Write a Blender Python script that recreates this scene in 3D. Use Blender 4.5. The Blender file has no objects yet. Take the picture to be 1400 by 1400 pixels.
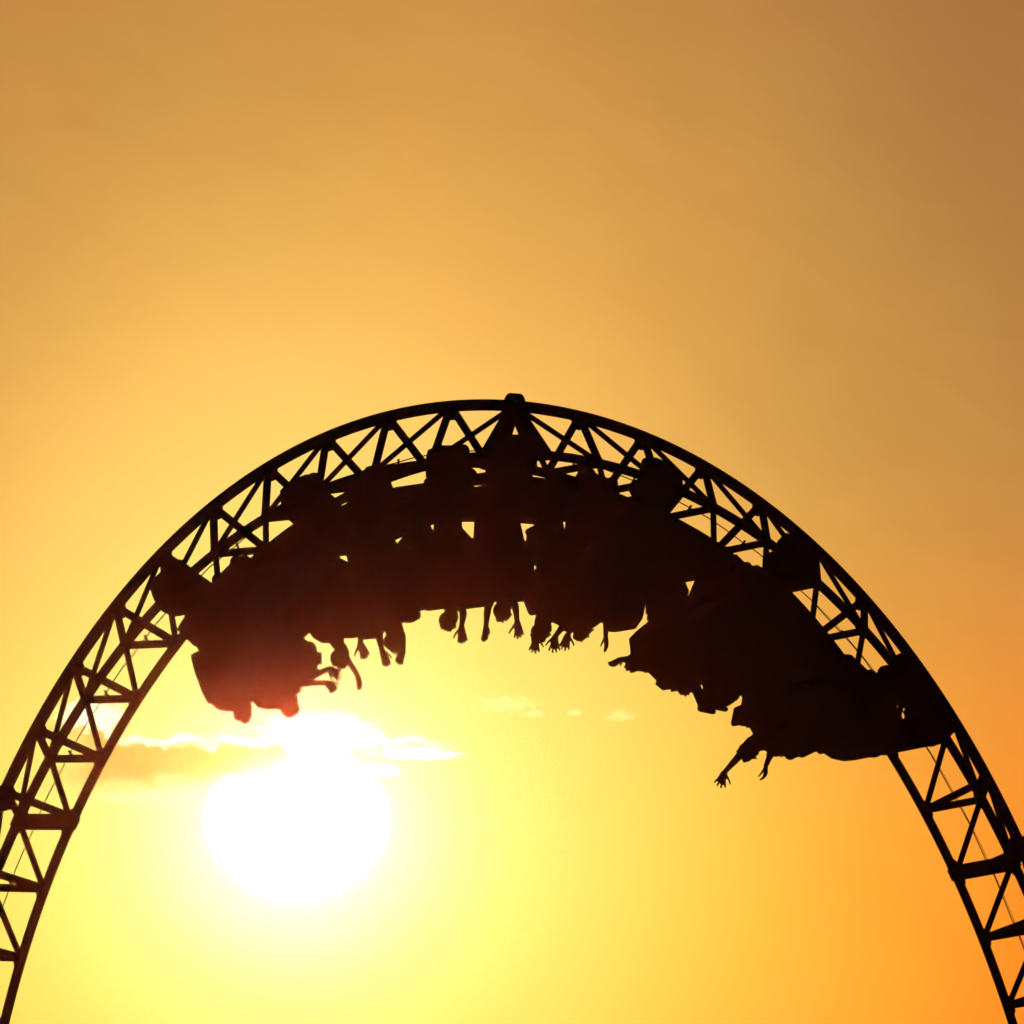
import bpy, math, random
import numpy as np
from mathutils import Matrix, Vector

random.seed(7)
rng = np.random.default_rng(7)
R = math.radians
scene = bpy.context.scene
col = scene.collection

# ------------------------------------------------------------------ camera
FPX = 13200.0                       # focal length in 1400-px frame units (long telephoto)
PITCH = 0.1008974438213637
cam_d = bpy.data.cameras.new('camera')
cam_d.sensor_width = 36.0
cam_d.lens = 36.0 * FPX / 1400.0
cam_d.clip_start = 0.5
cam_d.clip_end = 20000
cam = bpy.data.objects.new('camera', cam_d)
cam.location = (0, 0, 1.6)
cam.rotation_euler = (math.pi / 2 + PITCH, 0, 0)
col.objects.link(cam)
scene.camera = cam

# ------------------------------------------------------------------ sun direction
SUN_EL = R(3.91)
SUN_AZ = R(-1.28)                   # measured from +Y, positive to the right
sun_dir = np.array([math.sin(SUN_AZ) * math.cos(SUN_EL), math.cos(SUN_AZ) * math.cos(SUN_EL), math.sin(SUN_EL)])
sun_right = np.array([math.cos(SUN_AZ), -math.sin(SUN_AZ), 0.0])
sun_up = np.cross(sun_right, sun_dir)

# ------------------------------------------------------------------ world
def lin(c):
    out = []
    for v in c:
        v = v / 255.0
        out.append(v / 12.92 if v <= 0.04045 else ((v + 0.055) / 1.055) ** 2.4)
    return tuple(out)

world = bpy.data.worlds.new('World')
scene.world = world
world.use_nodes = True
wt = world.node_tree
wt.nodes.clear()

class NT:
    """tiny expression helper for shader node trees"""
    def __init__(self, tree): self.t = tree
    def _in(self, sock, v):
        if v is None: return
        if isinstance(v, bpy.types.NodeSocket): self.t.links.new(v, sock)
        else: sock.default_value = v
    def m(self, op, a, b=None, c=None, clamp=False):
        n = self.t.nodes.new('ShaderNodeMath'); n.operation = op; n.use_clamp = clamp
        for i, v in enumerate((a, b, c)): self._in(n.inputs[i], v)
        return n.outputs[0]
    def add(self, a, b): return self.m('ADD', a, b)
    def sub(self, a, b): return self.m('SUBTRACT', a, b)
    def mul(self, a, b): return self.m('MULTIPLY', a, b)
    def div(self, a, b): return self.m('DIVIDE', a, b)
    def dot(self, a, vec):
        n = self.t.nodes.new('ShaderNodeVectorMath'); n.operation = 'DOT_PRODUCT'
        self._in(n.inputs[0], a); n.inputs[1].default_value = tuple(vec)
        return n.outputs['Value']
    def smooth(self, v, lo, hi):
        n = self.t.nodes.new('ShaderNodeMapRange'); n.interpolation_type = 'SMOOTHSTEP'
        self._in(n.inputs['Value'], v)
        n.inputs['From Min'].default_value = lo; n.inputs['From Max'].default_value = hi
        return n.outputs['Result']
    def ramp(self, v, stops):
        n = self.t.nodes.new('ShaderNodeValToRGB'); self._in(n.inputs[0], v)
        cr = n.color_ramp
        while len(cr.elements) < len(stops): cr.elements.new(0.5)
        for e, (p, c) in zip(cr.elements, stops): e.position = p
        for e, (p, c) in zip(cr.elements, stops): e.position = p; e.color = (*c, 1)
        return n.outputs['Color']
    def mix(self, f, a, b, mode='MIX'):
        n = self.t.nodes.new('ShaderNodeMix'); n.data_type = 'RGBA'; n.blend_type = mode
        n.clamp_result = False; n.clamp_factor = True
        self._in(n.inputs[0], f)
        for s, v in ((n.inputs[6], a), (n.inputs[7], b)):
            self._in(s, v if isinstance(v, bpy.types.NodeSocket) else (*v, 1))
        return n.outputs[2]
    def comb(self, x, y, z):
        n = self.t.nodes.new('ShaderNodeCombineXYZ')
        for i, v in enumerate((x, y, z)): self._in(n.inputs[i], v)
        return n.outputs[0]
    def noise(self, vec, scale, detail=4, rough=0.55, dist=0.0):
        n = self.t.nodes.new('ShaderNodeTexNoise'); self._in(n.inputs['Vector'], vec)
        n.inputs['Scale'].default_value = scale; n.inputs['Detail'].default_value = detail
        n.inputs['Roughness'].default_value = rough; n.inputs['Distortion'].default_value = dist
        return n.outputs['Fac']

W = NT(wt)
tc = wt.nodes.new('ShaderNodeTexCoord').outputs['Generated']
cosg = W.m('MINIMUM', W.dot(tc, sun_dir), 0.9999999)
gam = W.mul(W.m('ARCCOSINE', W.m('MAXIMUM', cosg, -0.9999999)), FPX)      # angle from the sun
X = W.mul(W.dot(tc, sun_right), FPX)
Y = W.mul(W.dot(tc, sun_up), FPX)
u = W.div(gam, W.add(gam, 1000.0))
P_ = lambda d: d / (d + 1000.0)
far_stops = [(2600, (110, 66, 44)), (6000, (44, 30, 32)), (14000, (17, 14, 18)), (41000, (10, 9, 13))]
low = [(0, (255, 255, 210)), (150, (255, 255, 180)), (230, (255, 254, 145)), (320, (255, 246, 122)), (420, (255, 230, 104)),
       (520, (255, 214, 88)), (640, (255, 194, 70)), (780, (255, 170, 54)), (1000, (243, 138, 38)), (1300, (218, 112, 36))] + far_stops
high = [(0, (255, 255, 210)), (150, (255, 252, 175)), (230, (255, 246, 138)), (320, (255, 233, 124)), (420, (255, 221, 117)),
        (560, (255, 206, 107)), (640, (252, 196, 101)), (750, (236, 179, 89)), (900, (213, 159, 79)), (1050, (197, 145, 73)), (1250, (182, 131, 68)),
        (1500, (168, 113, 63)), (1750, (157, 100, 57))] + far_stops
gx = W.m('MAXIMUM', W.mul(X, 1.15), W.mul(X, -1.35))
gamh = W.m('SQRT', W.add(W.mul(gx, gx), W.mul(Y, Y)))
gamh = W.m('MAXIMUM', gamh, gam)
uh = W.div(gamh, W.add(gamh, 1000.0))
clow = W.ramp(u, [(P_(d), lin(c)) for d, c in low])
chigh = W.ramp(uh, [(P_(d), lin(c)) for d, c in high])
grad = W.mix(W.smooth(Y, -150.0, 560.0), clow, chigh)
# faint unevenness of the high haze
hv = W.noise(W.comb(W.mul(X, 0.0017), W.mul(Y, 0.0009), 0.3), 1.0, 3, 0.5, 0.5)
hc = W.noise(W.comb(W.mul(X, 0.0024), W.mul(Y, 0.0012), 4.7), 1.0, 2, 0.5, 0.6)
hamp = W.smooth(gam, 350.0, 1100.0)
hv2 = W.add(1.0, W.mul(W.mul(W.sub(hv, 0.5), 0.38), hamp))
hv3 = W.mul(W.mul(W.sub(hc, 0.5), 0.22), hamp)
hs = W.noise(W.comb(W.mul(X, 0.0045), W.mul(W.add(Y, W.mul(X, 0.35)), 0.011), 9.1), 1.0, 5, 0.62, 0.8)
hv2 = W.mul(hv2, W.add(1.0, W.mul(W.mul(W.sub(hs, 0.5), 0.17), hamp)))
grad = W.mix(1.0, grad, W.comb(W.add(hv2, hv3), hv2, W.sub(hv2, W.mul(hv3, 0.6))), 'MULTIPLY')

# clouds near the sun: (x, y, rx, ry) in the same angular units
front = W.smooth(cosg, 0.97, 0.99)
cv = W.comb(X, W.mul(Y, 1.9), 0.0)
n1 = W.noise(cv, 0.021, 6, 0.58, 0.3)
n2 = W.noise(W.comb(W.add(X, 900.0), W.mul(Y, 1.5), 7.0), 0.045, 5, 0.6, 0.2)
n3 = W.noise(W.comb(X, W.mul(Y, 2.2), 3.3), 0.075, 6, 0.65, 0.4)
def blob(x, y, rx, ry, nz, amt):
    ex = W.div(W.sub(X, x), rx); ey = W.div(W.sub(Y, y), ry)
    r2 = W.add(W.mul(ex, ex), W.mul(ey, ey))
    return W.add(W.sub(1.0, r2), W.mul(W.sub(nz, 0.5), amt))
def vmax(*a):
    o = a[0]
    for b in a[1:]: o = W.m('MAXIMUM', o, b)
    return o
# main bank: crisp bright top, soft hazy underside
top = W.add(W.add(119.0, W.mul(W.sub(W.noise(W.comb(X, W.mul(Y, 0.5), 2.0), 0.021, 6, 0.66), 0.5), 66.0)), W.mul(W.smooth(X, -225.0, -290.0), 34.0))
below = W.sub(top, Y)                                  # > 0 inside the bank
side = W.mul(W.smooth(X, -318.0, -262.0), W.sub(1.0, W.smooth(X, -25.0, 55.0)))
under = W.smooth(W.add(Y, W.mul(W.sub(n1, 0.5), 60.0)), 46.0, 80.0)
body_a = W.mul(W.mul(W.mul(W.smooth(below, -2.0, 12.0), under), side), front)
side2 = W.mul(W.smooth(X, -330.0, -285.0), W.sub(1.0, W.smooth(X, 150.0, 235.0)))
edge = W.mul(W.smooth(below, -9.0, 1.0), W.sub(1.0, W.smooth(below, 2.0, 13.0)))
rim_a = W.mul(W.mul(W.mul(edge, side2), W.smooth(n2, 0.25, 0.55)), front)
lobe = vmax(blob(32, 132, 92, 30, n3, 2.6), blob(-280, 152, 54, 24, n3, 3.4), blob(165, 101, 66, 12, n3, 4.2), blob(110, 78, 40, 12, n3, 3.2))
rim_a = W.m('MAXIMUM', rim_a, W.mul(W.smooth(lobe, 0.05, 0.65), front))
wisp = vmax(blob(285, 168, 52, 13, n3, 4.6), blob(440, 153, 28, 9, n3, 4.0), blob(322, 156, 22, 8, n3, 3.4), blob(380, 157, 14, 5, n3, 2.6),
            blob(-215, 40, 90, 13, n1, 3.0))
wisp_a = W.mul(W.smooth(wisp, 0.05, 1.0), front)
shade_l = vmax(blob(-265, 66, 90, 26, n1, 3.0), blob(-330, 130, 40, 14, n1, 2.4))
shade_a = W.mul(W.mul(W.smooth(shade_l, -0.3, 1.2), front), 0.45)

# glare disc of the sun
dx = W.div(X, 115.0); dy = W.div(W.sub(Y, 12.0), 94.0)
dc = W.m('SQRT', W.add(W.mul(dx, dx), W.mul(dy, dy)))
core = W.m('SUBTRACT', 1.0, W.smooth(dc, 0.86, 1.16))
core_col = W.mul(core, 2.6)
halo = W.mul(W.m('POWER', 2.718, W.mul(W.mul(dc, dc), -0.40)), 0.28)
glow = W.add(core_col, halo)
sky = W.mix(shade_a, grad, lin((246, 182, 92)))
sky = W.mix(1.0, sky, W.comb(glow, glow, W.mul(glow, 0.94)), 'ADD')
cover = body_a
sky = W.mix(W.mul(cover, 0.92), sky, W.mix(W.smooth(X, -330.0, 30.0), lin((247, 180, 86)), lin((254, 218, 98))))
sky = W.mix(1.0, sky, W.mix(rim_a, (0, 0, 0), (0.8, 0.75, 0.62)), 'ADD')
sky = W.mix(1.0, sky, W.mix(wisp_a, (0, 0, 0), (0.1, 0.17, 0.12)), 'ADD')

nish = wt.nodes.new('ShaderNodeTexSky'); nish.sky_type = 'NISHITA'; nish.sun_disc = False
nish.sun_elevation = SUN_EL; nish.sun_rotation = SUN_AZ; nish.dust_density = 4.0; nish.air_density = 1.5
bg1 = wt.nodes.new('ShaderNodeBackground'); wt.links.new(sky, bg1.inputs[0]); bg1.inputs[1].default_value = 1.0
bg2 = wt.nodes.new('ShaderNodeBackground'); wt.links.new(nish.outputs[0], bg2.inputs[0]); bg2.inputs[1].default_value = 0.002
adds = wt.nodes.new('ShaderNodeAddShader')
wt.links.new(bg1.outputs[0], adds.inputs[0]); wt.links.new(bg2.outputs[0], adds.inputs[1])
wo = wt.nodes.new('ShaderNodeOutputWorld'); wt.links.new(adds.outputs[0], wo.inputs['Surface'])
world.cycles.sampling_method = 'MANUAL'
world.cycles.sample_map_resolution = 2048

# ------------------------------------------------------------------ sun lamp
sl = bpy.data.lights.new('sun', 'SUN'); sl.energy = 2.5; sl.angle = R(0.53); sl.color = (1.0, 0.16, 0.055)
so = bpy.data.objects.new('sun', sl)
so.rotation_euler = Vector(sun_dir).to_track_quat('Z', 'Y').to_euler()
so.location = (0, 60, 40)
col.objects.link(so)

scene.view_settings.view_transform = 'Standard'
scene.view_settings.look = 'None'
scene.view_settings.exposure = 0.0
scene.view_settings.gamma = 1.0
scene.view_settings.use_curve_mapping = False
scene.cycles.volume_bounces = 0
scene.cycles.denoising_input_passes = 'RGB'

# ------------------------------------------------------------------ materials
def mat(name, base, rough=0.6, metal=0.0, var=0.25, scale=6.0, bump=0.0, spec=0.3):
    m = bpy.data.materials.new(name); m.use_nodes = True
    t = m.node_tree; n = NT(t); b = t.nodes['Principled BSDF']
    co = t.nodes.new('ShaderNodeTexCoord').outputs['Object']
    f = n.noise(co, scale, 5, 0.6)
    lo = tuple(c * (1 - var) for c in base); hi = tuple(min(1, c * (1 + var)) for c in base)
    t.links.new(n.ramp(f, [(0.3, lo), (0.7, hi)]), b.inputs['Base Color'])
    b.inputs['Metallic'].default_value = metal
    t.links.new(n.add(rough - 0.1, n.mul(f, 0.2)), b.inputs['Roughness'])
    b.inputs['Specular IOR Level'].default_value = spec
    if bump:
        bn = t.nodes.new('ShaderNodeBump'); bn.inputs['Strength'].default_value = bump; bn.inputs['Distance'].default_value = 0.01
        t.links.new(n.noise(co, scale * 8, 3), bn.inputs['Height']); t.links.new(bn.outputs[0], b.inputs['Normal'])
    return m
M = {
    'steel': mat('painted_steel', (0.05, 0.03, 0.028), 0.65, 0, 0.3, 3.0, 0.1),
    'rail': mat('rail_steel', (0.06, 0.035, 0.03), 0.6, 0, 0.3, 3.0, 0.1),
    'galv': mat('galvanised_steel', (0.12, 0.12, 0.12), 0.6, 0.4, 0.2, 12.0),
    'body': mat('car_body_paint', (0.045, 0.03, 0.03), 0.55, 0, 0.2, 4.0),
    'frame': mat('chassis_steel', (0.04, 0.04, 0.042), 0.65, 0, 0.25, 8.0, 0.1),
    'tyre': mat('polyurethane_tyre', (0.05, 0.045, 0.04), 0.6, 0, 0.2, 10.0),
    'seat': mat('seat_shell', (0.03, 0.03, 0.033), 0.6, 0, 0.2, 10.0, 0.1),
    'pad': mat('foam_pad', (0.03, 0.028, 0.028), 0.8, 0, 0.2, 20.0, 0.2),
    'ground': mat('grass_ground', (0.05, 0.06, 0.03), 0.95, 0, 0.4, 0.3, 0.0),
    'concrete': mat('concrete', (0.3, 0.29, 0.27), 0.9, 0, 0.2, 2.0, 0.2),
    'cable': mat('black_cable', (0.02, 0.02, 0.02), 0.7),
}
SKIN = [mat('skin_%d' % i, c, 0.6, 0, 0.08, 14.0) for i, c in enumerate([(0.24, 0.13, 0.09), (0.19, 0.1, 0.065), (0.12, 0.065, 0.045)])]
HAIR = [mat('hair_%d' % i, c, 0.7, 0, 0.3, 60.0, 0.3) for i, c in enumerate([(0.02, 0.012, 0.008), (0.05, 0.03, 0.015), (0.01, 0.01, 0.01)])]
SHIRT = [mat('shirt_%d' % i, c, 0.9, 0, 0.15, 30.0, 0.2) for i, c in enumerate([(0.1, 0.02, 0.02), (0.03, 0.04, 0.08), (0.08, 0.08, 0.08), (0.03, 0.06, 0.04), (0.02, 0.02, 0.022)])]
JEAN = [mat('trousers_%d' % i, c, 0.9, 0, 0.2, 30.0, 0.2) for i, c in enumerate([(0.03, 0.04, 0.07), (0.02, 0.02, 0.02), (0.08, 0.07, 0.05)])]
SHOE = mat('shoe_leather', (0.03, 0.03, 0.03), 0.7)

# ------------------------------------------------------------------ mesh helpers
WORLD = {}
def put(o, parent=None, mtx=None):
    """link o; mtx is its world matrix"""
    mtx = mtx if mtx is not None else Matrix.Identity(4)
    col.objects.link(o)
    WORLD[o] = mtx
    if parent is not None:
        o.parent = parent
        o.matrix_basis = WORLD[parent].inverted() @ mtx
    else:
        o.matrix_basis = mtx
    return o
def empty(name, mtx):
    o = bpy.data.objects.new(name, None); o.empty_display_size = 0.2
    return put(o, None, mtx)
def tag(o, label, cat, group=None):
    o['label'] = label; o['category'] = cat
    if group: o['group'] = group
class MB:
    def __init__(self): self.v = []; self.f = []
    def addv(self, vs, fs):
        b = len(self.v); self.v += [tuple(map(float, p)) for p in vs]; self.f += [tuple(i + b for i in f) for f in fs]
    def box(self, x0, x1, y0, y1, z0, z1):
        vs = [(x, y, z) for x in (x0, x1) for y in (y0, y1) for z in (z0, z1)]
        self.addv(vs, [(0, 1, 3, 2), (4, 6, 7, 5), (0, 4, 5, 1), (2, 3, 7, 6), (0, 2, 6, 4), (1, 5, 7, 3)])
    def prism(self, prof, y0, y1):
        n = len(prof)
        vs = [(x, y0, z) for x, z in prof] + [(x, y1, z) for x, z in prof]
        fs = [tuple(range(n)), tuple(range(2 * n - 1, n - 1, -1))] + [(i, i + n, (i + 1) % n + n, (i + 1) % n) for i in range(n)]
        self.addv(vs, fs)
    def tube(self, pts, r, seg=10, closed_ends=True):
        pts = [np.array(p, float) for p in pts]; n = len(pts)
        rr = r if hasattr(r, '__len__') else [r] * n
        up = None; rings = []
        for i, p in enumerate(pts):
            t = pts[min(i + 1, n - 1)] - pts[max(i - 1, 0)]; t = t / np.linalg.norm(t)
            if up is None:
                a = np.array([0, 0, 1.]) if abs(t[2]) < .9 else np.array([1., 0, 0]); up = np.cross(t, a)
            up = up - t * (up @ t); up /= np.linalg.norm(up); w = np.cross(t, up)
            rings.append([p + rr[i] * (math.cos(2 * math.pi * k / seg) * up + math.sin(2 * math.pi * k / seg) * w) for k in range(seg)])
        vs = [q for rg in rings for q in rg]
        fs = [(i * seg + k, i * seg + (k + 1) % seg, (i + 1) * seg + (k + 1) % seg, (i + 1) * seg + k) for i in range(n - 1) for k in range(seg)]
        fs += [tuple(range(seg - 1, -1, -1)), tuple((n - 1) * seg + k for k in range(seg))]
        self.addv(vs, fs)
    def capsule(self, p0, p1, r0, r1, seg=10, rg=3):
        p0 = np.array(p0, float); p1 = np.array(p1, float); d = p1 - p0; L = np.linalg.norm(d)
        d = d / L if L > 1e-9 else np.array([0, 0, 1.])
        pts = []; rr = []
        for i in range(rg + 1):
            a = math.pi / 2 * (1 - i / rg); pts.append(p0 - d * r0 * math.sin(a)); rr.append(max(r0 * math.cos(a), r0 * .05))
        for i in range(rg + 1):
            a = math.pi / 2 * i / rg; pts.append(p1 + d * r1 * math.sin(a)); rr.append(max(r1 * math.cos(a), r1 * .05))
        self.tube(pts, rr, seg)
    def ellipsoid(self, c, ax, seg=14, rg=8):
        c = np.array(c, float); ax = [np.array(a, float) for a in ax]
        vs = []; fs = []
        for i in range(rg + 1):
            th = math.pi * (0.02 + 0.96 * i / rg)
            for k in range(seg):
                ph = 2 * math.pi * k / seg
                vs.append(c + ax[0] * math.sin(th) * math.cos(ph) + ax[1] * math.sin(th) * math.sin(ph) + ax[2] * math.cos(th))
        for i in range(rg):
            for k in range(seg): fs.append((i * seg + k, (i + 1) * seg + k, (i + 1) * seg + (k + 1) % seg, i * seg + (k + 1) % seg))
        fs += [tuple(range(seg)), tuple(rg * seg + k for k in range(seg - 1, -1, -1))]
        self.addv(vs, fs)
    def mesh(self, name, m, smooth=True):
        me = bpy.data.meshes.new(name); me.from_pydata(self.v, [], self.f); me.validate()
        me.materials.append(m)
        if smooth: me.polygons.foreach_set('use_smooth', [True] * len(me.polygons))
        return me
    def build(self, name, m, parent=None, mtx=None, smooth=True, bevel=0):
        import bmesh
        me = self.mesh(name, m, smooth and not bevel)
        bm = bmesh.new(); bm.from_mesh(me)
        bmesh.ops.recalc_face_normals(bm, faces=bm.faces[:])
        if bevel:
            ed = [e for e in bm.edges if len(e.link_faces) == 2 and e.calc_face_angle(0) > 0.4]
            bmesh.ops.bevel(bm, geom=ed, offset=bevel, segments=2, affect='EDGES', profile=0.6)
        bm.to_mesh(me); bm.free()
        o = bpy.data.objects.new(name, me)
        return put(o, parent, mtx)

# ------------------------------------------------------------------ ground
g = MB(); n = 64; RG = 2500.0
g.addv([(RG * math.cos(2 * math.pi * i / n), RG * math.sin(2 * math.pi * i / n), 0) for i in range(n)], [tuple(range(n))])
go = g.build('ground', M['ground'], smooth=False); go['kind'] = 'structure'

# ------------------------------------------------------------------ the loop: a slightly helical curve
TH = R(36); GAUGE = 1.25; HT = 0.6728
COEF = [5.951699890002101, 0.003889076084068417, 1.6588664774600863, 0.8835508713656298, 1.8628898394754732, -1.0800939006156454, 0.20544869266310659, 0.6861184255225825]
W0 = 9.1311925228162; DRIFT = 0.06546446596521655; Y0 = 120.0
phi = np.linspace(-2.42, 2.34, 2401)
rr_ = sum(c * (phi / 2) ** i for i, c in enumerate(COEF))
uu = rr_ * np.sin(phi); ww = W0 + rr_ * np.cos(phi)
ss = np.concatenate([[0], np.cumsum(np.hypot(np.diff(uu), np.diff(ww)))]); ss -= np.interp(0, phi, ss)
e_in = np.array([math.cos(TH), math.sin(TH), 0]); e_ax = np.array([math.sin(TH), -math.cos(TH), 0]); e_z = np.array([0, 0, 1.])
SP = np.array([0, Y0, 0]) + uu[:, None] * e_in + ww[:, None] * e_z + (DRIFT * ss)[:, None] * e_ax
TT = np.gradient(SP, axis=0); TT /= np.linalg.norm(TT, axis=1)[:, None]
def at(s):
    """spine point, tangent, axis (towards the camera side), inward normal"""
    I = lambda A: np.array([np.interp(s, ss, A[:, j]) for j in range(3)])
    p = I(SP); t = I(TT); t /= np.linalg.norm(t)
    a = e_ax - t * (e_ax @ t); a /= np.linalg.norm(a)
    nn = np.cross(t, a)
    if nn @ (np.array([0, Y0, W0]) - p) < 0: nn = -nn
    return p, t, a, nn
def on(s, y, z):
    """point at lateral y and height z above the rail plane (z grows inwards)"""
    p, t, a, nn = at(s)
    return p + nn * (HT + z) + a * y

S_LO = float(np.interp(0.35, ww[:1200], ss[:1200])) if ww[0] < 0.35 else ss[0]
S_HI = ss[-1]
rw = ww[1200:][::-1]; S_HI = float(np.interp(0.35, rw, ss[1200:][::-1]))
base = Matrix.Translation((0, Y0, 0))
track = empty('coaster_track', base)
tag(track, 'dark steel roller coaster loop of triangular lattice track arching across the sky', 'coaster track')
def tpart(mb, name, m, parent=None, bevel=0, smooth=True):
    """mesh given in world coordinates, stored relative to the track's base"""
    mb.v = [(x, y - Y0, z) for x, y, z in mb.v]
    return mb.build(name, m, parent or track, base, smooth, bevel)
CYL = {}
def cyl_mesh(name, m):
    key = (name, m.name)
    if key not in CYL:
        b = MB(); b.tube([(0, 0, 0), (0, 0, .12), (0, 0, .88), (0, 0, 1)], [1.12, 1, 1, 1.12], 12)
        me = b.mesh(name, m); CYL[key] = me
    return CYL[key]
def strut(name, a, b, r, m=None, parent=None, flat=1.0):
    m = m or M['steel']
    a = Vector(a); b = Vector(b); d = b - a
    o = bpy.data.objects.new(name, cyl_mesh(name, m))
    mt = Matrix.Translation(a) @ d.to_track_quat('Z', 'Y').to_matrix().to_4x4() @ Matrix.Diagonal((r, r * flat, d.length, 1))
    return put(o, parent or track, mt)

SPL = [-9.32 * 2 + 0.03, -9.32, 0.034, 9.72, 9.72 * 2 - .03]
R_SP = 0.073; R_RL = 0.060
bounds = [S_LO, SPL[1], SPL[2], SPL[3], S_HI]
for b0, b1 in zip(bounds[:-1], bounds[1:]):
    k = max(4, int((b1 - b0) / 0.16)); sv = np.linspace(b0, b1, k + 1)
    mb = MB(); mb.tube([at(s)[0] for s in sv], R_SP, 16); tpart(mb, 'spine_tube', M['steel'])
    for y in (GAUGE / 2, -GAUGE / 2):
        mb = MB(); mb.tube([on(s, y, 0) for s in sv], R_RL, 14); tpart(mb, 'running_rail', M['rail'])
YL = GAUGE / 2 - 0.03
def frame(s, thick=1.0, legs=True):
    p = at(s)[0]
    for y in (YL, -YL) if legs else ():
        foot = on(s, y, -0.02); head = p + (foot - p) * 0.04
        strut('frame_leg', head, foot, 0.050 * thick)
    strut('cross_tie', on(s, -YL, 0.0), on(s, YL, 0.0), 0.049 * thick)
    # gusset plate under the spine, where the legs meet
    t = at(s)[1]; a = at(s)[2]; nn = at(s)[3]
    mb = MB()
    w = 0.10 * thick
    prof = [(-w * 1.25, .05), (w * 1.25, .05), (w * .8, .12), (0.03, .175), (-0.03, .175), (-w * .8, .12)]
    vs = [p + t * x + nn * z - a * .012 for x, z in prof] + [p + t * x + nn * z + a * .012 for x, z in prof]
    k = len(prof)
    mb.addv(vs, [tuple(range(k)), tuple(range(2 * k - 1, k - 1, -1))] + [(i, i + k, (i + 1) % k + k, (i + 1) % k) for i in range(k)])
    tpart(mb, 'gusset_plate', M['steel'], smooth=False)
    for y in (YL, -YL):                      # rail saddles
        mb = MB(); mb.capsule(on(s - .085, y - math.copysign(.025, y), -.005), on(s + .085, y - math.copysign(.025, y), -.005), .05, .05, 8, 2)
        tpart(mb, 'rail_saddle', M['steel'])
def splice(s, web=False):
    for ds in (-0.06, 0.06):
        frame(s + ds, 1.15 if web else 1.0, web or ds > 0)
    p, t, a, nn = at(s)
    for c, r0, q in ((p, 0.162, 12), (on(s, GAUGE / 2, 0), 0.080, 6), (on(s, -GAUGE / 2, 0), 0.080, 6)):
        for sg in (-1, 1):
            mb = MB(); mb.tube([c + t * sg * .006, c + t * sg * (.07 if r0 > .1 else .045)], r0, 24)
            fl = tpart(mb, 'splice_flange', M['steel'], bevel=0.004)
            for j in range(q):
                an = 2 * math.pi * j / q; rd = r0 * .84
                cc = c + (a * math.cos(an) + nn * math.sin(an)) * rd
                bolt = MB(); bolt.tube([cc + t * sg * .05, cc + t * sg * .078], .013, 6); bolt.v = [(x, y - Y0, z) for x, y, z in bolt.v]
                bo = bolt.build('bolt', M['galv'], fl, base, False)
    # stiffening web plates of the doubled frame
    for y in (YL, -YL) if web else ():
        q = on(s, y, -.02)
        for f0, f1, w0, w1 in ((0.08, 0.95, .11, .20),):
            mb = MB(); vs = []
            for off in (-.01, .01):
                for f, w in ((f0, w0), (f1, w1)):
                    c = p + (q - p) * f + a * off
                    vs += [c - t * w, c + t * w]
            mb.addv(vs, [(0, 1, 3, 2), (4, 6, 7, 5), (0, 4, 5, 1), (2, 3, 7, 6), (0, 2, 6, 4), (1, 5, 7, 3)])
            tpart(mb, 'web_plate', M['steel'], smooth=False)
    mb = MB(); vs = []
    for zz in (-.03, .03):
        for y in (-YL, YL):
            c = on(s, y, zz); vs += [c - t * .03, c + t * .03]
    mb.addv(vs, [(0, 1, 3, 2), (4, 6, 7, 5), (0, 4, 5, 1), (2, 3, 7, 6), (0, 2, 6, 4), (1, 5, 7, 3)])
    tpart(mb, 'tie_plate', M['steel'], smooth=False)

stations = []
for k in range(-19, 20):
    s = (SPL[2] + k * (SPL[2] - SPL[1]) / 10) if k <= 0 else (SPL[2] + k * (SPL[3] - SPL[2]) / 10)
    if S_LO + 0.3 < s < S_HI - 0.3: stations.append((k, s))
for k, s in stations:
    splice(s, k == 0) if k in (-10, 0, 10) else frame(s)
smap = dict(stations)
for k, s in stations:
    p = at(s)[0]
    if k <= 0 and (k - 1) in smap:
        s2 = smap[k - 1]; f = on(s2, -YL, -.02)
        strut('diagonal_brace', p + (f - p) * .05, f, 0.034)
        strut('lateral_brace', on(s, -YL, 0), on(s2, YL, 0), 0.039)
    if k >= 0 and (k + 1) in smap:
        s2 = smap[k + 1]; f = on(s2, YL, -.02)
        strut('diagonal_brace', p + (f - p) * .05, f, 0.034)
        strut('lateral_brace', on(s, YL, 0), on(s2, -YL, 0), 0.039)
    if k == 0:
        strut('diagonal_brace', p, on(smap[-1], YL, -.02), 0.030)
# signal cable on clips, outside the rail plane
sv = np.linspace(S_LO + .3, S_HI - .3, 140)
mb = MB(); mb.tube([on(s, -.02 + .004 * math.sin(9 * s), -.10 + .008 * math.cos(6.6 * s)) for s in sv], 0.0075, 6); tpart(mb, 'signal_cable', M['cable'])
mb = MB(); mb.tube([on(s, .006, .0) + at(s)[3] * (-.10) for s in sv[88:112]], 0.004, 5); tpart(mb, 'signal_cable', M['cable'])
for k, s in stations:
    if k in (-10, 0, 10): continue
    strut('cable_clip', on(s, -.02, -.02), on(s, -.02, -.13) + at(s)[1] * .03, 0.014, M['galv'])
for s in (S_LO, S_HI):
    c = on(s, 0, -.3)
    mb = MB(); mb.box(c[0] - 1.2, c[0] + 1.2, c[1] - 1.2, c[1] + 1.2, -.4, .55); tpart(mb, 'footing', M['concrete'], bevel=.03)

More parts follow.
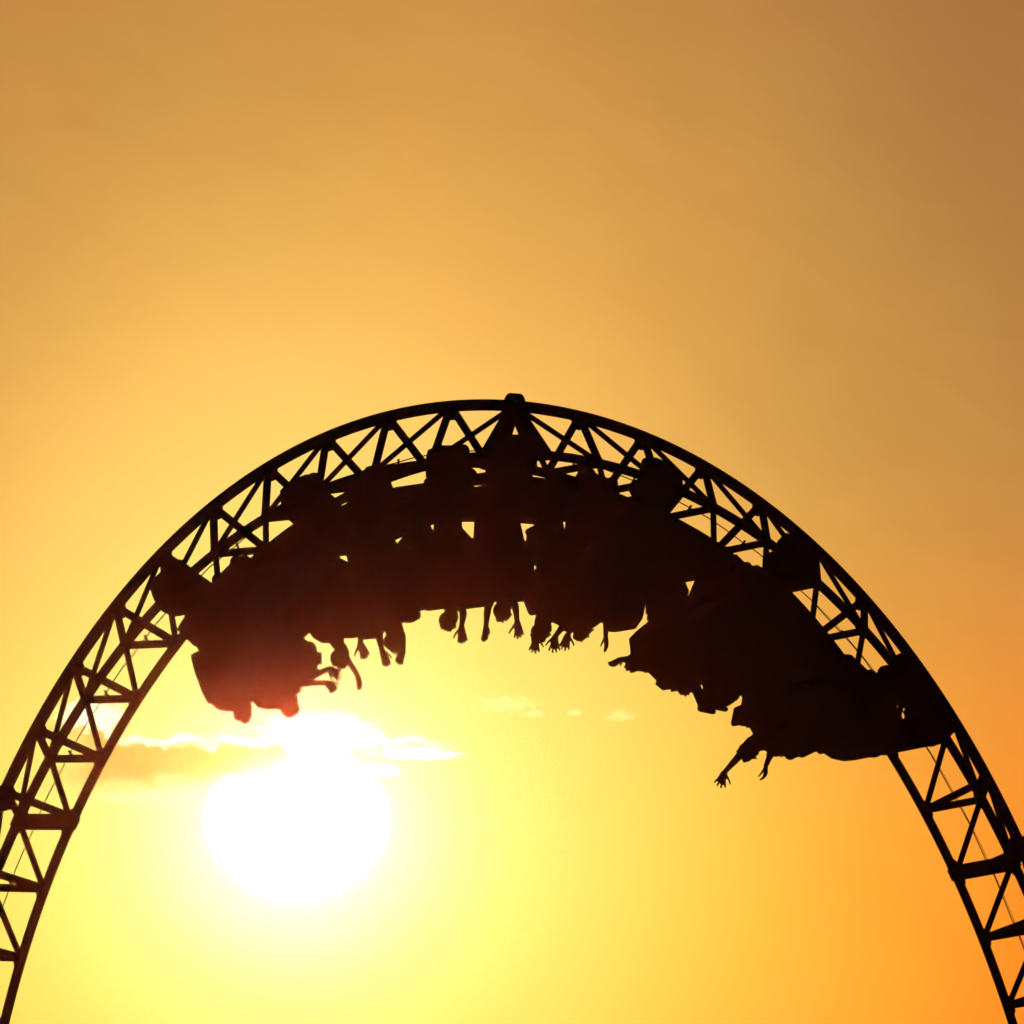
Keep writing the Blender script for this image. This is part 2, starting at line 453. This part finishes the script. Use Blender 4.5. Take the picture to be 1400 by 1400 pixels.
# ------------------------------------------------------------------ cars
CAR_S = [-5.33 + 2.41 * k for k in range(6)]
def car_matrix(s):
    p, t, a, nn = at(s); o = p + nn * HT
    # local x forward, y towards the camera side, z up for the riders
    m = Matrix.Identity(4)
    for i in range(3):
        m[i][0] = t[i]; m[i][1] = a[i]; m[i][2] = nn[i]; m[i][3] = o[i]
    return m
TILT = [0, 0, 0, R(2.5), R(5), R(10)]          # each car hangs on its couplings, leading cars lean back a little
DZ = [-.13, 0, .08, .12, .16, .06]              # seat height settings
CARM = [car_matrix(s) @ Matrix.Rotation(-a, 4, 'Y') for s, a in zip(CAR_S, TILT)]
MIR = np.linalg.det(np.array(CARM[0].to_3x3())) < 0
if MIR: print('left handed car frame')

def copy_tree(o, parent=None, mtx=None):
    c = o.copy(); col.objects.link(c)
    if parent is not None: c.parent = parent
    if mtx is not None: c.matrix_basis = mtx; WORLD[c] = mtx
    for ch in [k for k in o.children]: copy_tree(ch, c)
    return c

def wheel_carrier(car, y0, x0=0.0, I=None):
    I = WORLD[car]; sg = 1 if y0 > 0 else -1
    c = MB()
    prof = [(-.33, -.03), (-.33, .16), (-.24, .31), (.24, .31), (.33, .16), (.33, -.03), (.28, -.18), (.14, -.235), (-.14, -.235), (-.28, -.18)]
    c.prism([(x + x0, z) for x, z in prof], y0 + sg * .135, y0 + sg * .165)
    c.prism([(x + x0, z) for x, z in [(-.20, .10), (-.20, .33), (.20, .33), (.20, .10)]], y0 - sg * .13, y0 + sg * .14)
    for x in (-.2, .2):
        c.box(x + x0 - .035, x + x0 + .035, min(y0 + sg * .06, y0 + sg * .15), max(y0 + sg * .06, y0 + sg * .15), -.20, -.13)
    w = c.build('wheel_carrier', M['frame'], car, I, bevel=.008)
    def wh(name, cx, cy, cz, r, wd, ax):
        b = MB(); d = np.array([0, 1, 0]) if ax == 'y' else np.array([0, 0, 1])
        cc = np.array([cx, cy, cz], float)
        b.tube([cc - d * wd / 2, cc - d * wd * .42, cc + d * wd * .42, cc + d * wd / 2], [r * .93, r, r, r * .93], 20)
        b.tube([cc - d * wd * .62, cc + d * wd * .62], r * .35, 8)
        b.build(name, M['tyre'], w, I)
    for x in (-.20, .20): wh('road_wheel', x + x0, y0, .06 + .125, .122, .075, 'y')
    for x in (-.17, .17): wh('upstop_wheel', x + x0, y0 + sg * .045, -.15, .085, .06, 'y')
    for x in (-.22, .22): wh('side_wheel', x + x0, y0 + sg * .15 - sg * .002, .0, .082, .06, 'z')
    return w

def arcz(x):                                   # height of the curved rail plane in a car's straight frame
    return x * x / 13.0
def build_car(front=False):
    car = empty('coaster_car', CARM[5 if front else 0]); I = CARM[5 if front else 0]
    x1 = .70 if front else 1.33
    # tub with bevelled edges, following the curve of the track
    t = MB()
    xs = np.linspace(-.36, x1, 7)
    low_ = [(x, .345 + arcz(x) * .9 + (0.06 if x < -.3 else 0)) for x in xs]
    topz = lambda x: .74 + arcz(x) * .5
    if front:
        prof = low_ + [(.80, .30), (.84, .38), (.76, .54), (.64, .68), (.52, .75)] + [(x, topz(x)) for x in (.35, .1, -.1, -.32)]
    else:
        prof = low_ + [(x1 + .03, topz(x1) - .06), (x1 - .03, topz(x1))] + [(x, topz(x)) for x in (1.0, .6, .2, -.1, -.3)]
    t.prism(prof, -.70, .70)
    tub = t.build('body_tub', M['body'], car, I, bevel=.02)
    for y in (-.703, .703):                    # side strips on the tub
        b = MB(); b.prism([(-.28, .47), (x1 - .22, .47 + arcz(x1 - .22) * .6), (x1 - .22, .53 + arcz(x1 - .22) * .6), (-.28, .53)], y - .012, y + .012)
        b.build('side_strip', M['frame'], tub, I, smooth=False)
    b = MB(); b.prism([(x, z + .0) for x, z in [(-.42, .20), (.3, .20), (.9, .27), (1.5, .42), (1.5, .52), (.9, .37), (.3, .33), (-.42, .33)]] if not front else
                      [(-.42, .20), (.5, .20), (.86, .26), (.86, .36), (.5, .34), (-.42, .33)], -.11, .11)
    b.build('chassis_beam', M['frame'], car, I, bevel=.01)
    b = MB(); b.tube([(0, -.56, .23), (0, .56, .23)], .055, 12); b.build('axle', M['frame'], car, I)
    for y in (-GAUGE / 2, GAUGE / 2):
        w = wheel_carrier(car, y)
        if front: w.matrix_basis = Matrix.Rotation(TILT[5], 4, 'Y') @ w.matrix_basis
    if front:
        b = MB(); b.tube([(.66, -.56, .20), (.66, .56, .20)], .05, 12); b.build('axle', M['frame'], car, I)
        for y in (-GAUGE / 2, GAUGE / 2):
            w = wheel_carrier(car, y, .62)
            w.matrix_basis = Matrix.Rotation(TILT[5], 4, 'Y') @ Matrix.Translation((0, 0, arcz(.62))) @ w.matrix_basis
        c = MB()                                # sloping nose cowl
        ys = np.linspace(-.60, .60, 9)
        prof = [(.18, .76), (.22, .96), (.28, 1.02), (.40, .95), (.54, .82), (.68, .64), (.80, .42), (.84, .26), (.78, .26), (.70, .44), (.56, .62), (.38, .74)]
        k = len(prof); vs = []; fs = []
        for i, y in enumerate(ys):
            q = 1 - 0.30 * (abs(y) / .60) ** 2.5
            vs += [(.2 + (x - .2) * q, y, .3 + (z - .3) * (1 - .20 * (abs(y) / .60) ** 2.5)) for x, z in prof]
        for i in range(len(ys) - 1):
            fs += [(i * k + j, i * k + (j + 1) % k, (i + 1) * k + (j + 1) % k, (i + 1) * k + j) for j in range(k)]
        fs += [tuple(range(k)), tuple((len(ys) - 1) * k + j for j in range(k - 1, -1, -1))]
        c.addv(vs, fs); c.build('nose_cowl', M['body'], car, I)
        c = MB(); c.prism([(-.34, .44), (-.66, .56), (-.86, .86), (-.86, 1.16), (-.70, 1.26), (-.52, 1.16), (-.44, .92), (-.36, .78)], -.67, .67)
        c.build('rear_deck', M['body'], car, I, bevel=.03)
    else:
        b = MB(); b.capsule((1.3, 0, .36), (1.78, 0, .50), .045, .045); b.build('coupling_bar', M['frame'], car, I)
    for y in (-.48, .48):
        s = MB()
        s.prism([(-.42, 1.00), (.10, 1.03), (.22, 1.09), (.24, 1.15), (-.02, 1.14), (-.40, 1.08)], y - .25, y + .25)
        s.prism([(-.32, .50), (-.15, .50), (-.14, .76), (.00, .90), (.21, 1.03), (-.38, 1.03), (-.34, .72)], y - .19, y + .19)
        seat = s.build('seat', M['seat'], car, I, bevel=.015)
        b = MB()
        b.prism([(-.46, .93), (-.36, .95), (-.37, 1.10), (-.47, 1.38), (-.54, 1.56), (-.60, 1.60), (-.66, 1.54), (-.63, 1.38), (-.55, 1.12), (-.49, .99)], y - .26, y + .26)
        for q in (-.29, .23): b.prism([(-.50, 1.06), (-.16, 1.10), (-.24, 1.30), (-.40, 1.56), (-.60, 1.58)], y + q, y + q + .06)
        b.build('backrest', M['seat'], seat, I, bevel=.02)
        b = MB(); b.prism([(-.56, 1.50), (-.47, 1.54), (-.475, 1.71), (-.50, 1.775), (-.55, 1.765), (-.655, 1.65), (-.67, 1.56)], y - .15, y + .15)
        b.build('headrest', M['pad'], seat, I, bevel=.025)
        h = MB()
        outer = [(-.60, 1.56), (-.54, 1.65), (-.42, 1.70), (-.25, 1.72), (-.06, 1.725), (.10, 1.71), (.21, 1.66), (.275, 1.57), (.285, 1.44), (.24, 1.29), (.14, 1.20), (.05, 1.19)]
        inner = [(.00, 1.26), (.00, 1.42), (-.06, 1.53), (-.16, 1.585), (-.34, 1.60), (-.50, 1.56), (-.56, 1.51)]
        for sg in (-1, 1): h.prism(outer + inner, y + sg * .15 - .07, y + sg * .15 + .07)
        h.prism([(.03, 1.19), (.16, 1.20), (.235, 1.30), (.255, 1.46), (.20, 1.56), (.05, 1.56), (.0, 1.44)], y - .09, y + .09)
        ha = h.build('shoulder_harness', M['pad'], car, I, bevel=.028)
        for sg in (-1, 1):
            b = MB(); yy = y + sg * .15
            b.prism([(-.40, 1.68), (-.36, 1.735), (-.22, 1.752), (-.20, 1.70)], yy - .082, yy + .082); b.build('harness_pad', M['pad'], ha, I, bevel=.012)
            b = MB(); b.prism([(-.04, 1.70), (-.02, 1.765), (.12, 1.755), (.15, 1.69)], yy - .08, yy + .08); b.build('harness_pad', M['pad'], ha, I, bevel=.012)
            b = MB(); b.prism([(.18, 1.64), (.22, 1.695), (.315, 1.57), (.26, 1.54)], yy - .08, yy + .08); b.build('harness_pad', M['pad'], ha, I, bevel=.012)
            b = MB(); b.tube([(.24, y + sg * .16, 1.53), (.305, y + sg * .15, 1.52), (.32, y + sg * .15, 1.46), (.305, y + sg * .15, 1.41), (.24, y + sg * .16, 1.40)], .018, 8)
            b.build('grab_handle', M['galv'], ha, I)
        if not front:
            b = MB(); b.prism([(.54, .55), (.66, .55), (.74, .95), (.85, 1.06), (.86, 1.34), (.80, 1.50), (.70, 1.53), (.62, 1.48), (.62, 1.20), (.58, .95)], y - .24, y + .24)
            for q in (-.26, .23): b.prism([(.56, 1.0), (.72, 1.0), (.74, 1.40), (.60, 1.42), (.52, 1.10)], y + q, y + q + .03)
            b.build('leg_shield', M['body'], car, I, bevel=.02)
    return car
cars = [None] * 6
cars[0] = build_car(); cars[5] = build_car(True)
for k in range(1, 5): cars[k] = copy_tree(cars[0], None, CARM[k])
for k in range(6):
    for ch in cars[k].children:
        n_ = ch.name.split('.')[0]
        if n_ in ('seat', 'shoulder_harness', 'leg_shield'): ch.matrix_basis = Matrix.Translation((-.13 if (k == 5 and n_ == 'shoulder_harness') else 0.07 if k == 0 else 0, 0, DZ[k] - (.22 if (k == 5 and n_ == 'shoulder_harness') else 0))) @ ch.matrix_basis
        if n_ == 'wheel_carrier' and k in (3, 4): ch.matrix_basis = Matrix.Rotation(TILT[k], 4, 'Y') @ ch.matrix_basis
car_labels = ['last roller coaster car, at the left end of the upside-down train near the sun',
              'second roller coaster car from the rear, its near rider clasping both hands overhead',
              'third roller coaster car from the rear, hanging just left of the loop top',
              'third roller coaster car from the front, hanging just right of the loop top',
              'second roller coaster car from the front, directly behind the car with the nose cowl',
              'front roller coaster car with sloping nose cowl at the right end of the train']
for c, l in zip(cars, car_labels): tag(c, l, 'coaster car', 'cars of the upside-down coaster train')

# ------------------------------------------------------------------ riders
def unit(v): v = np.array(v, float); return v / np.linalg.norm(v)
def ik(a, b, l1, l2, pole):
    d = b - a; L = np.linalg.norm(d); k = max(1.0, L / ((l1 + l2) * .985)); l1 *= k; l2 *= k
    dn = d / L; x = (l1 * l1 - l2 * l2 + L * L) / (2 * L); hh = math.sqrt(max(l1 * l1 - x * x, 0))
    p = pole - dn * (pole @ dn); p = p / (np.linalg.norm(p) + 1e-9)
    return a + dn * x + p * hh
HS = 1.32
def hand(mb, wrist, d, w, thumb, spread=.12, curl=.25):
    """palm + five fingers; d = pointing, w = across the palm, thumb = +1/-1 side of w"""
    d = unit(d); w = unit(w - d * (w @ d)); nrm = np.cross(d, w); k = HS
    offs = [-.031, -.0105, .0105, .031]; lens = [.060, .074, .078, .068]
    for i, (o, L) in enumerate(zip(offs, lens)):
        o *= thumb * k; L *= k
        kn = wrist + d * (.080 - .006 * abs(i - 2)) * k + w * o
        mb.capsule(wrist + w * o * .55 + d * .005, kn, .0155 * k, .0120 * k, 8, 2)
        a = spread * (i - 1.4) * thumb
        dd = unit(d * math.cos(a) + w * math.sin(a)); q = kn; cc = 0
        for j, fr in enumerate((.45, .31, .24)):
            cc += curl * (.7, 1.0, .8)[j] * (1 + .15 * (i % 3))
            nd = unit(dd * math.cos(cc) + nrm * math.sin(cc)); e = q + nd * L * fr
            mb.capsule(q, e, (.0118 - .0005 * j) * k, (.0112 - .0007 * j) * k, 8, 2); q = e
    mb.capsule(wrist + d * .01, wrist + d * .05 * k, .022 * k, .022 * k, 8, 2)
    q = wrist + d * .018 * k + w * thumb * .024 * k; dd = unit(d * .66 + w * thumb * .74 + nrm * .2)
    for L, r in ((.042, .0135), (.034, .0112), (.028, .0095)):
        e = q + dd * L * k; mb.capsule(q, e, r * k, r * .88 * k, 8, 2); q = e; dd = unit(dd + d * .16 + nrm * curl * .5)
pending = []
def pend(mb, name, m, parent, mtx, voxel, smooth=4, noise=0.0):
    me = mb.mesh(name, m); o = bpy.data.objects.new(name, me); put(o, parent, mtx)
    md = o.modifiers.new('r', 'REMESH'); md.mode = 'VOXEL'; md.voxel_size = voxel; md.use_smooth_shade = True
    sm = o.modifiers.new('s', 'SMOOTH'); sm.factor = .5; sm.iterations = smooth
    pending.append((o, m)); return o
GRIP = 'grip'
def rider(car_i, side, label, head, hands, hair='short', look=0.0, pal=0, lean=0.0, spread=(.14, .14), curl=(.2, .2), cloth=0, turn=(.35, -.3), bend=(None, None)):
    mtx = CARM[car_i] @ Matrix.Translation((.07 if car_i == 0 else 0, 0, DZ[car_i])); y0 = .48 * side
    head = (head[0] - (.07 if car_i == 0 else 0), head[1] - DZ[car_i]); hands = [q if q == GRIP else (q[0], q[1], q[2] - DZ[car_i]) for q in hands]
    rot = np.array(mtx.to_3x3()); down = rot.T @ np.array([0, 0, -1.0])
    H = np.array([-.21, y0, 1.20]); Ht = np.array([head[0], y0 + lean, head[1]])
    up = unit(Ht - H); L = np.linalg.norm(Ht - H); k = L / .80
    yv = np.array([0, 1., 0]); fw = unit(np.cross(yv, up)); yv = np.cross(up, fw)
    at_ = lambda f: H + up * f * k
    body = MB(); shirt = MB(); tr = MB(); hr = MB()
    cl = .013
    # torso
    for q, r0, r1 in ((-.075, .095, .088), (0, .105, .10), (.075, .095, .088)):
        for mb, e in ((body, 0), (shirt, cl)): mb.capsule(H + yv * q, at_(.20) + yv * q, r0 + e, r1 + e)
    for q, r0, r1 in ((-.095, .09, .085), (0, .105, .11), (.095, .09, .085)):
        for mb, e in ((body, 0), (shirt, cl)): mb.capsule(at_(.18) + yv * q * .8, at_(.40) + yv * q + fw * .01, r0 + e, r1 + e)
    sh = {}
    for sg in (-1, 1):
        sh[sg] = at_(.45) + yv * sg * .175 - fw * .005
        for mb, e in ((body, 0), (shirt, cl)):
            mb.capsule(at_(.46), sh[sg], .07 + e, .058 + e)
            mb.capsule(at_(.36) + yv * sg * .10, sh[sg], .08 + e, .055 + e)
    body.capsule(at_(.46), at_(.62) + fw * .012, .074, .064)
    shirt.capsule(at_(.45), at_(.49), .073, .064)
    # head: eyes at half height, nose, mouth, ears, chin
    hd = unit(fw + yv * look); hy = unit(np.cross(up, hd)); hc = at_(.685) + hd * .02
    hd, hy, hu = hd * 1.14, hy * 1.16, up * 1.12
    body.ellipsoid(hc - hd * .012 + hu * .018, (hd * .097, hy * .077, hu * .098))
    body.ellipsoid(hc + hd * .028 - hu * .055, (hd * .062, hy * .058, hu * .062))
    body.capsule(hc + hd * .05 - hu * .105, hc + hd * .062 - hu * .10, .026, .024)
    body.capsule(hc + hd * .083 + hu * .012, hc + hd * .108 - hu * .028, .010, .015, 8, 2)
    for sg in (-1, 1):
        body.capsule(hc + hd * .082 + hy * sg * .014 + hu * .026, hc + hd * .074 + hy * sg * .045 + hu * .024, .010, .010, 8, 2)
        body.ellipsoid(hc + hd * .074 + hy * sg * .032 + hu * .006, (hd * .014, hy * .015, hu * .011), 8, 5)
        body.ellipsoid(hc - hd * .004 + hy * sg * .080, (hd * .020, hy * .010, hu * .032), 8, 5)
        body.capsule(hc + hd * .05 + hy * sg * .04 - hu * .03, hc + hd * .05 + hy * sg * .035 - hu * .05, .028, .024, 8, 2)
    body.capsule(hc + hd * .085 + hy * .02 - hu * .058, hc + hd * .085 - hy * .02 - hu * .058, .010, .010, 8, 2)
    body.capsule(hc + hd * .082 + hy * .016 - hu * .072, hc + hd * .082 - hy * .016 - hu * .072, .011, .011, 8, 2)
    # hair
    hr.ellipsoid(hc - hd * .024 + hu * .030, (hd * .104, hy * .090, hu * .100))
    hr.capsule(hc + hd * .055 + hu * .092 + hy * .03, hc + hd * .055 + hu * .092 - hy * .03, .024, .024)
    for j in range(26 if hair == 'short' else 34):
        an = rng.uniform(0, 2 * math.pi); rad = math.sqrt(rng.uniform(0, 1))
        pz = hc - hd * .02 + hd * .085 * rad * math.cos(an) + hy * .078 * rad * math.sin(an) + hu * (.03 + .095 * math.sqrt(max(0, 1 - rad * rad)))
        if hair == 'short': ln = rng.uniform(.012, .05)
        else: ln = rng.uniform(.03, .09)
        dr = unit(unit(pz - hc) * .8 + down * (.6 if hair == 'short' else 1.6))
        hr.capsule(pz - dr * .02, pz + dr * ln, .024, .012, 6, 2)
    if hair == 'long':
        for j in range(22):
            q = rng.uniform(-1, 1); b = hc - hd * (.075 - .02 * q * q) + hy * .07 * q + hu * rng.uniform(-.06, .06)
            e = b + down * rng.uniform(.10, .17) + hy * rng.uniform(-.02, .02) + hd * rng.uniform(-.03, .03)
            hr.capsule(b, e, .024, .009, 6, 2)
    # legs
    # legs: tucked behind the cowl in front, otherwise hanging as gravity pulls them
    hp = np.array([-.19, 0, 1.195])
    if car_i == 5: KN, AN = np.array([.24, 0, 1.20]), np.array([.32, 0, .845])
    elif car_i < 4: KN, AN = np.array([.40, 0, 1.24]), np.array([.46, 0, .87])
    else:
        dn = np.array([down[0], 0, down[2]])
        KN = hp + unit(np.array([1.0, 0, .05]) + dn * .5) * .50; AN = KN + unit(dn + np.array([.5, 0, -.2])) * .46
    toe = unit(np.cross(np.array([0, 1.0, 0]), unit(AN - KN)))
    if toe @ unit(KN - hp) < 0: toe = -toe
    toe = unit(toe * .8 + unit(AN - KN) * .6)
    OFF = {}
    for sg in (-1, 1):
        wob = np.array([rng.uniform(-.03, .03), 0, rng.uniform(-.02, .03)]) if car_i in (3, 4) else np.zeros(3)
        hip = H + np.array([.0, sg * .095, -.005]); kn = KN + np.array([0, y0 + sg * .13, 0]); an = AN + np.array([0, y0 + sg * .12, 0]) + wob
        OFF[sg] = an
        cf = unit(np.array([-(an - kn)[2], 0, (an - kn)[0]])); cf = cf if cf @ toe < 0 else -cf
        body.capsule(hip, kn, .085, .062); body.capsule(kn, an, .060, .042)
        body.capsule(kn + (an - kn) * .25 + cf * .015, kn + (an - kn) * .45 + cf * .01, .056, .05)
        tr.capsule(hip, kn, .104, .080); tr.capsule(kn, kn + (an - kn) * .93, .078, .062)
        body.capsule(an - toe * .04, an + toe * .12, .038, .030)
    tr.capsule(H + yv * .07, H - yv * .07, .122, .122)
    # arms
    for sg, hnd, spd, cu in zip((-1, 1), hands, spread, curl):
        S0 = sh[sg]
        if hnd == GRIP:
            wr = np.array([.31, y0 + sg * .17, 1.47]) if car_i < 5 else np.array([.14, y0 + sg * .17, 1.28]); hdir = unit((.5, -sg * .5, .25)); pole = np.array([-.2, sg * 1.0, -.6]); wv = np.array([0, 0, 1.]); th = 1; tc_ = 1.15; tsp = .02
            wr = wr - hdir * .05
        else:
            tip = np.array(hnd, float); aim = unit(tip - S0); hdir = unit(aim * .65 + down * .5 + unit(tip - S0) * .1)
            bd = bend[0] if sg < 0 else bend[1]
            if bd is not None: hdir = unit(hdir + np.array(bd))
            wr = tip - hdir * .158 * HS; pole = np.array([.35, sg * .8, -.15]); th = -sg if spd > 0 else sg; tc_ = cu; tsp = abs(spd)
            vl = rot.T @ np.array([0, 1.0, .1]); wv = unit(np.cross(hdir, vl)); tn = turn[0] if sg < 0 else turn[1]
            wv = wv * math.cos(tn) + np.cross(hdir, wv) * math.sin(tn)
        d = np.linalg.norm(wr - S0); f = 1.0 if hnd == GRIP else min(1.05, max(.72, d * 1.03 / .54))
        el = ik(S0, wr, .285 * f, .255 * f, pole)
        body.capsule(S0, el, .060, .047); body.capsule(el, wr, .045, .031)
        body.capsule(el + (wr - el) * .12, el + (wr - el) * .38, .047, .042)
        body.capsule(S0 + (el - S0) * .35, S0 + (el - S0) * .62, .057, .053)
        shirt.capsule(S0, S0 + (el - S0) * .55, .075, .071)
        hand(body, wr, hdir, wv, th, tsp, tc_)
    o = pend(body, 'person', SKIN[pal % 3], None, mtx, .0082, 1)
    tag(o, label, 'person', 'riders hanging upside down in the train')
    pend(shirt, 'shirt', SHIRT[cloth % 5], o, mtx, .013, 4)
    pend(tr, 'trousers', JEAN[(cloth + pal) % 3], o, mtx, .013, 4)
    pend(hr, 'hair', HAIR[(pal + cloth) % 3], o, mtx, .011, 1)
    for sg in (-1, 1):
        an = OFF[sg]; s = MB()
        s.capsule(an - toe * .055 + unit(AN - KN) * .02, an + toe * .145 + unit(AN - KN) * .01, .048, .038); s.capsule(an, an - unit(AN - KN) * .03, .05, .05)
        pend(s, 'shoe', SHOE, o, mtx, .013, 3)
    return o

rider(0, -1, 'leftmost person, far seat of the last car, no arms hanging down', (-.41, 1.79), [GRIP, GRIP], 'short', 0, 0, 0, cloth=1)
rider(0, 1, 'person in the near seat of the last car stretching down a closed fist', (-.31, 1.81), [(.36, .34, 2.12), (.38, .62, 1.89)], 'short', .1, 1, 0, spread=(.03, .2), curl=(1.0, .1), cloth=0)
rider(1, -1, 'person with one long arm hanging down, far seat of second car from rear', (-.50, 2.09), [(-.24, -.62, 2.50), (-.22, -.28, 2.11)], 'short', 0, 2, 0, spread=(.03, .12), curl=(.25, .2), cloth=2, turn=(1.1, .3))
rider(1, 1, 'person with both arms raised overhead and hands clasped together, left of the top', (-.24, 1.99), [(-.37, .40, 2.19), (-.36, .58, 2.185)], 'short', 0, 0, 0, spread=(.10, .10), curl=(.25, .25), cloth=3, turn=(.6, -.6), bend=((.3, 0, .1), (-.9, 0, .1)))
rider(2, -1, 'person in the far seat left of the loop top, one hand hanging, thumb out', (-.33, 2.06), [GRIP, (-.20, -.36, 2.285)], 'short', 0, 1, 0, spread=(.1, .12), curl=(.2, .1), cloth=4)
rider(2, 1, 'person in the near seat left of the loop top, two bare arms dangling apart', (-.11, 2.00), [(-.31, .33, 2.31), (.0, .66, 2.295)], 'short', 0, 0, 0, spread=(.12, .17), curl=(.15, .10), cloth=1, turn=(.9, .5))
rider(3, -1, 'person in the far seat right of the loop top, two open hands hanging', (-.42, 2.18), [(-.32, -.63, 2.33), (-.21, -.33, 2.31)], 'short', 0, 2, 0, spread=(.2, .22), curl=(.1, .1), cloth=0)
rider(3, 1, 'person in the near seat right of the loop top with one arm stretched forward', (-.39, 2.21), [(-.45, .29, 2.425), (-.08, .72, 2.345)], 'long', 0, 0, 0, spread=(.2, .05), curl=(.1, .15), cloth=2, turn=(.3, 1.2))
rider(4, -1, 'person in far seat of second car from front, one bent hand pointing back', (-.56, 2.10), [(-.70, -.68, 2.21), GRIP], 'short', 0, 1, 0, spread=(.05, .1), curl=(.15, .1), cloth=3, turn=(.8, 0), bend=((-.5, 0, .5), None))
rider(4, 1, 'person with thick loose hair in the near seat of the second car from the front', (-.19, 2.30), [GRIP, GRIP], 'long', 0, 0, 0, cloth=4)
rider(5, -1, 'person in the front car flinging both arms down, one hand wide open', (-.15, 1.98), [(.06, -.73, 2.38), (.25, -.26, 2.03)], 'short', 0, 2, 0, spread=(.26, .04), curl=(.06, .4), cloth=1, turn=(.1, 1.2))
rider(5, 1, 'person in the near seat of the front car, arms kept in, behind nose cowl', (-.22, 2.10), [GRIP, GRIP], 'long', 0, 1, 0, cloth=0)

bpy.context.view_layer.update()
dg = bpy.context.evaluated_depsgraph_get()
for o, m in pending:
    me = bpy.data.meshes.new_from_object(o.evaluated_get(dg)); me.name = o.name
    o.modifiers.clear(); o.data = me
    if not me.materials: me.materials.append(m)
    me.polygons.foreach_set('use_smooth', [True] * len(me.polygons))

# ------------------------------------------------------------------ scattering volume added to imitate the sun's lens flare over the train
hz = MB(); hz.box(-2800, 2800, -2800, 2800, -1.0, 17.5)
ho = hz.build('flare_haze', M['steel'], smooth=False); ho['kind'] = 'stuff'
hm = bpy.data.materials.new('flare_glow_volume'); hm.use_nodes = True
ht = hm.node_tree; ht.nodes.clear()
pv = ht.nodes.new('ShaderNodeVolumePrincipled')
pv.inputs['Color'].default_value = (1.0, 0.95, 0.9, 1)
pv.inputs['Density'].default_value = 1.65e-5
pv.inputs['Anisotropy'].default_value = 0.998
om = ht.nodes.new('ShaderNodeOutputMaterial'); ht.links.new(pv.outputs[0], om.inputs['Volume'])
ho.data.materials.clear(); ho.data.materials.append(hm)
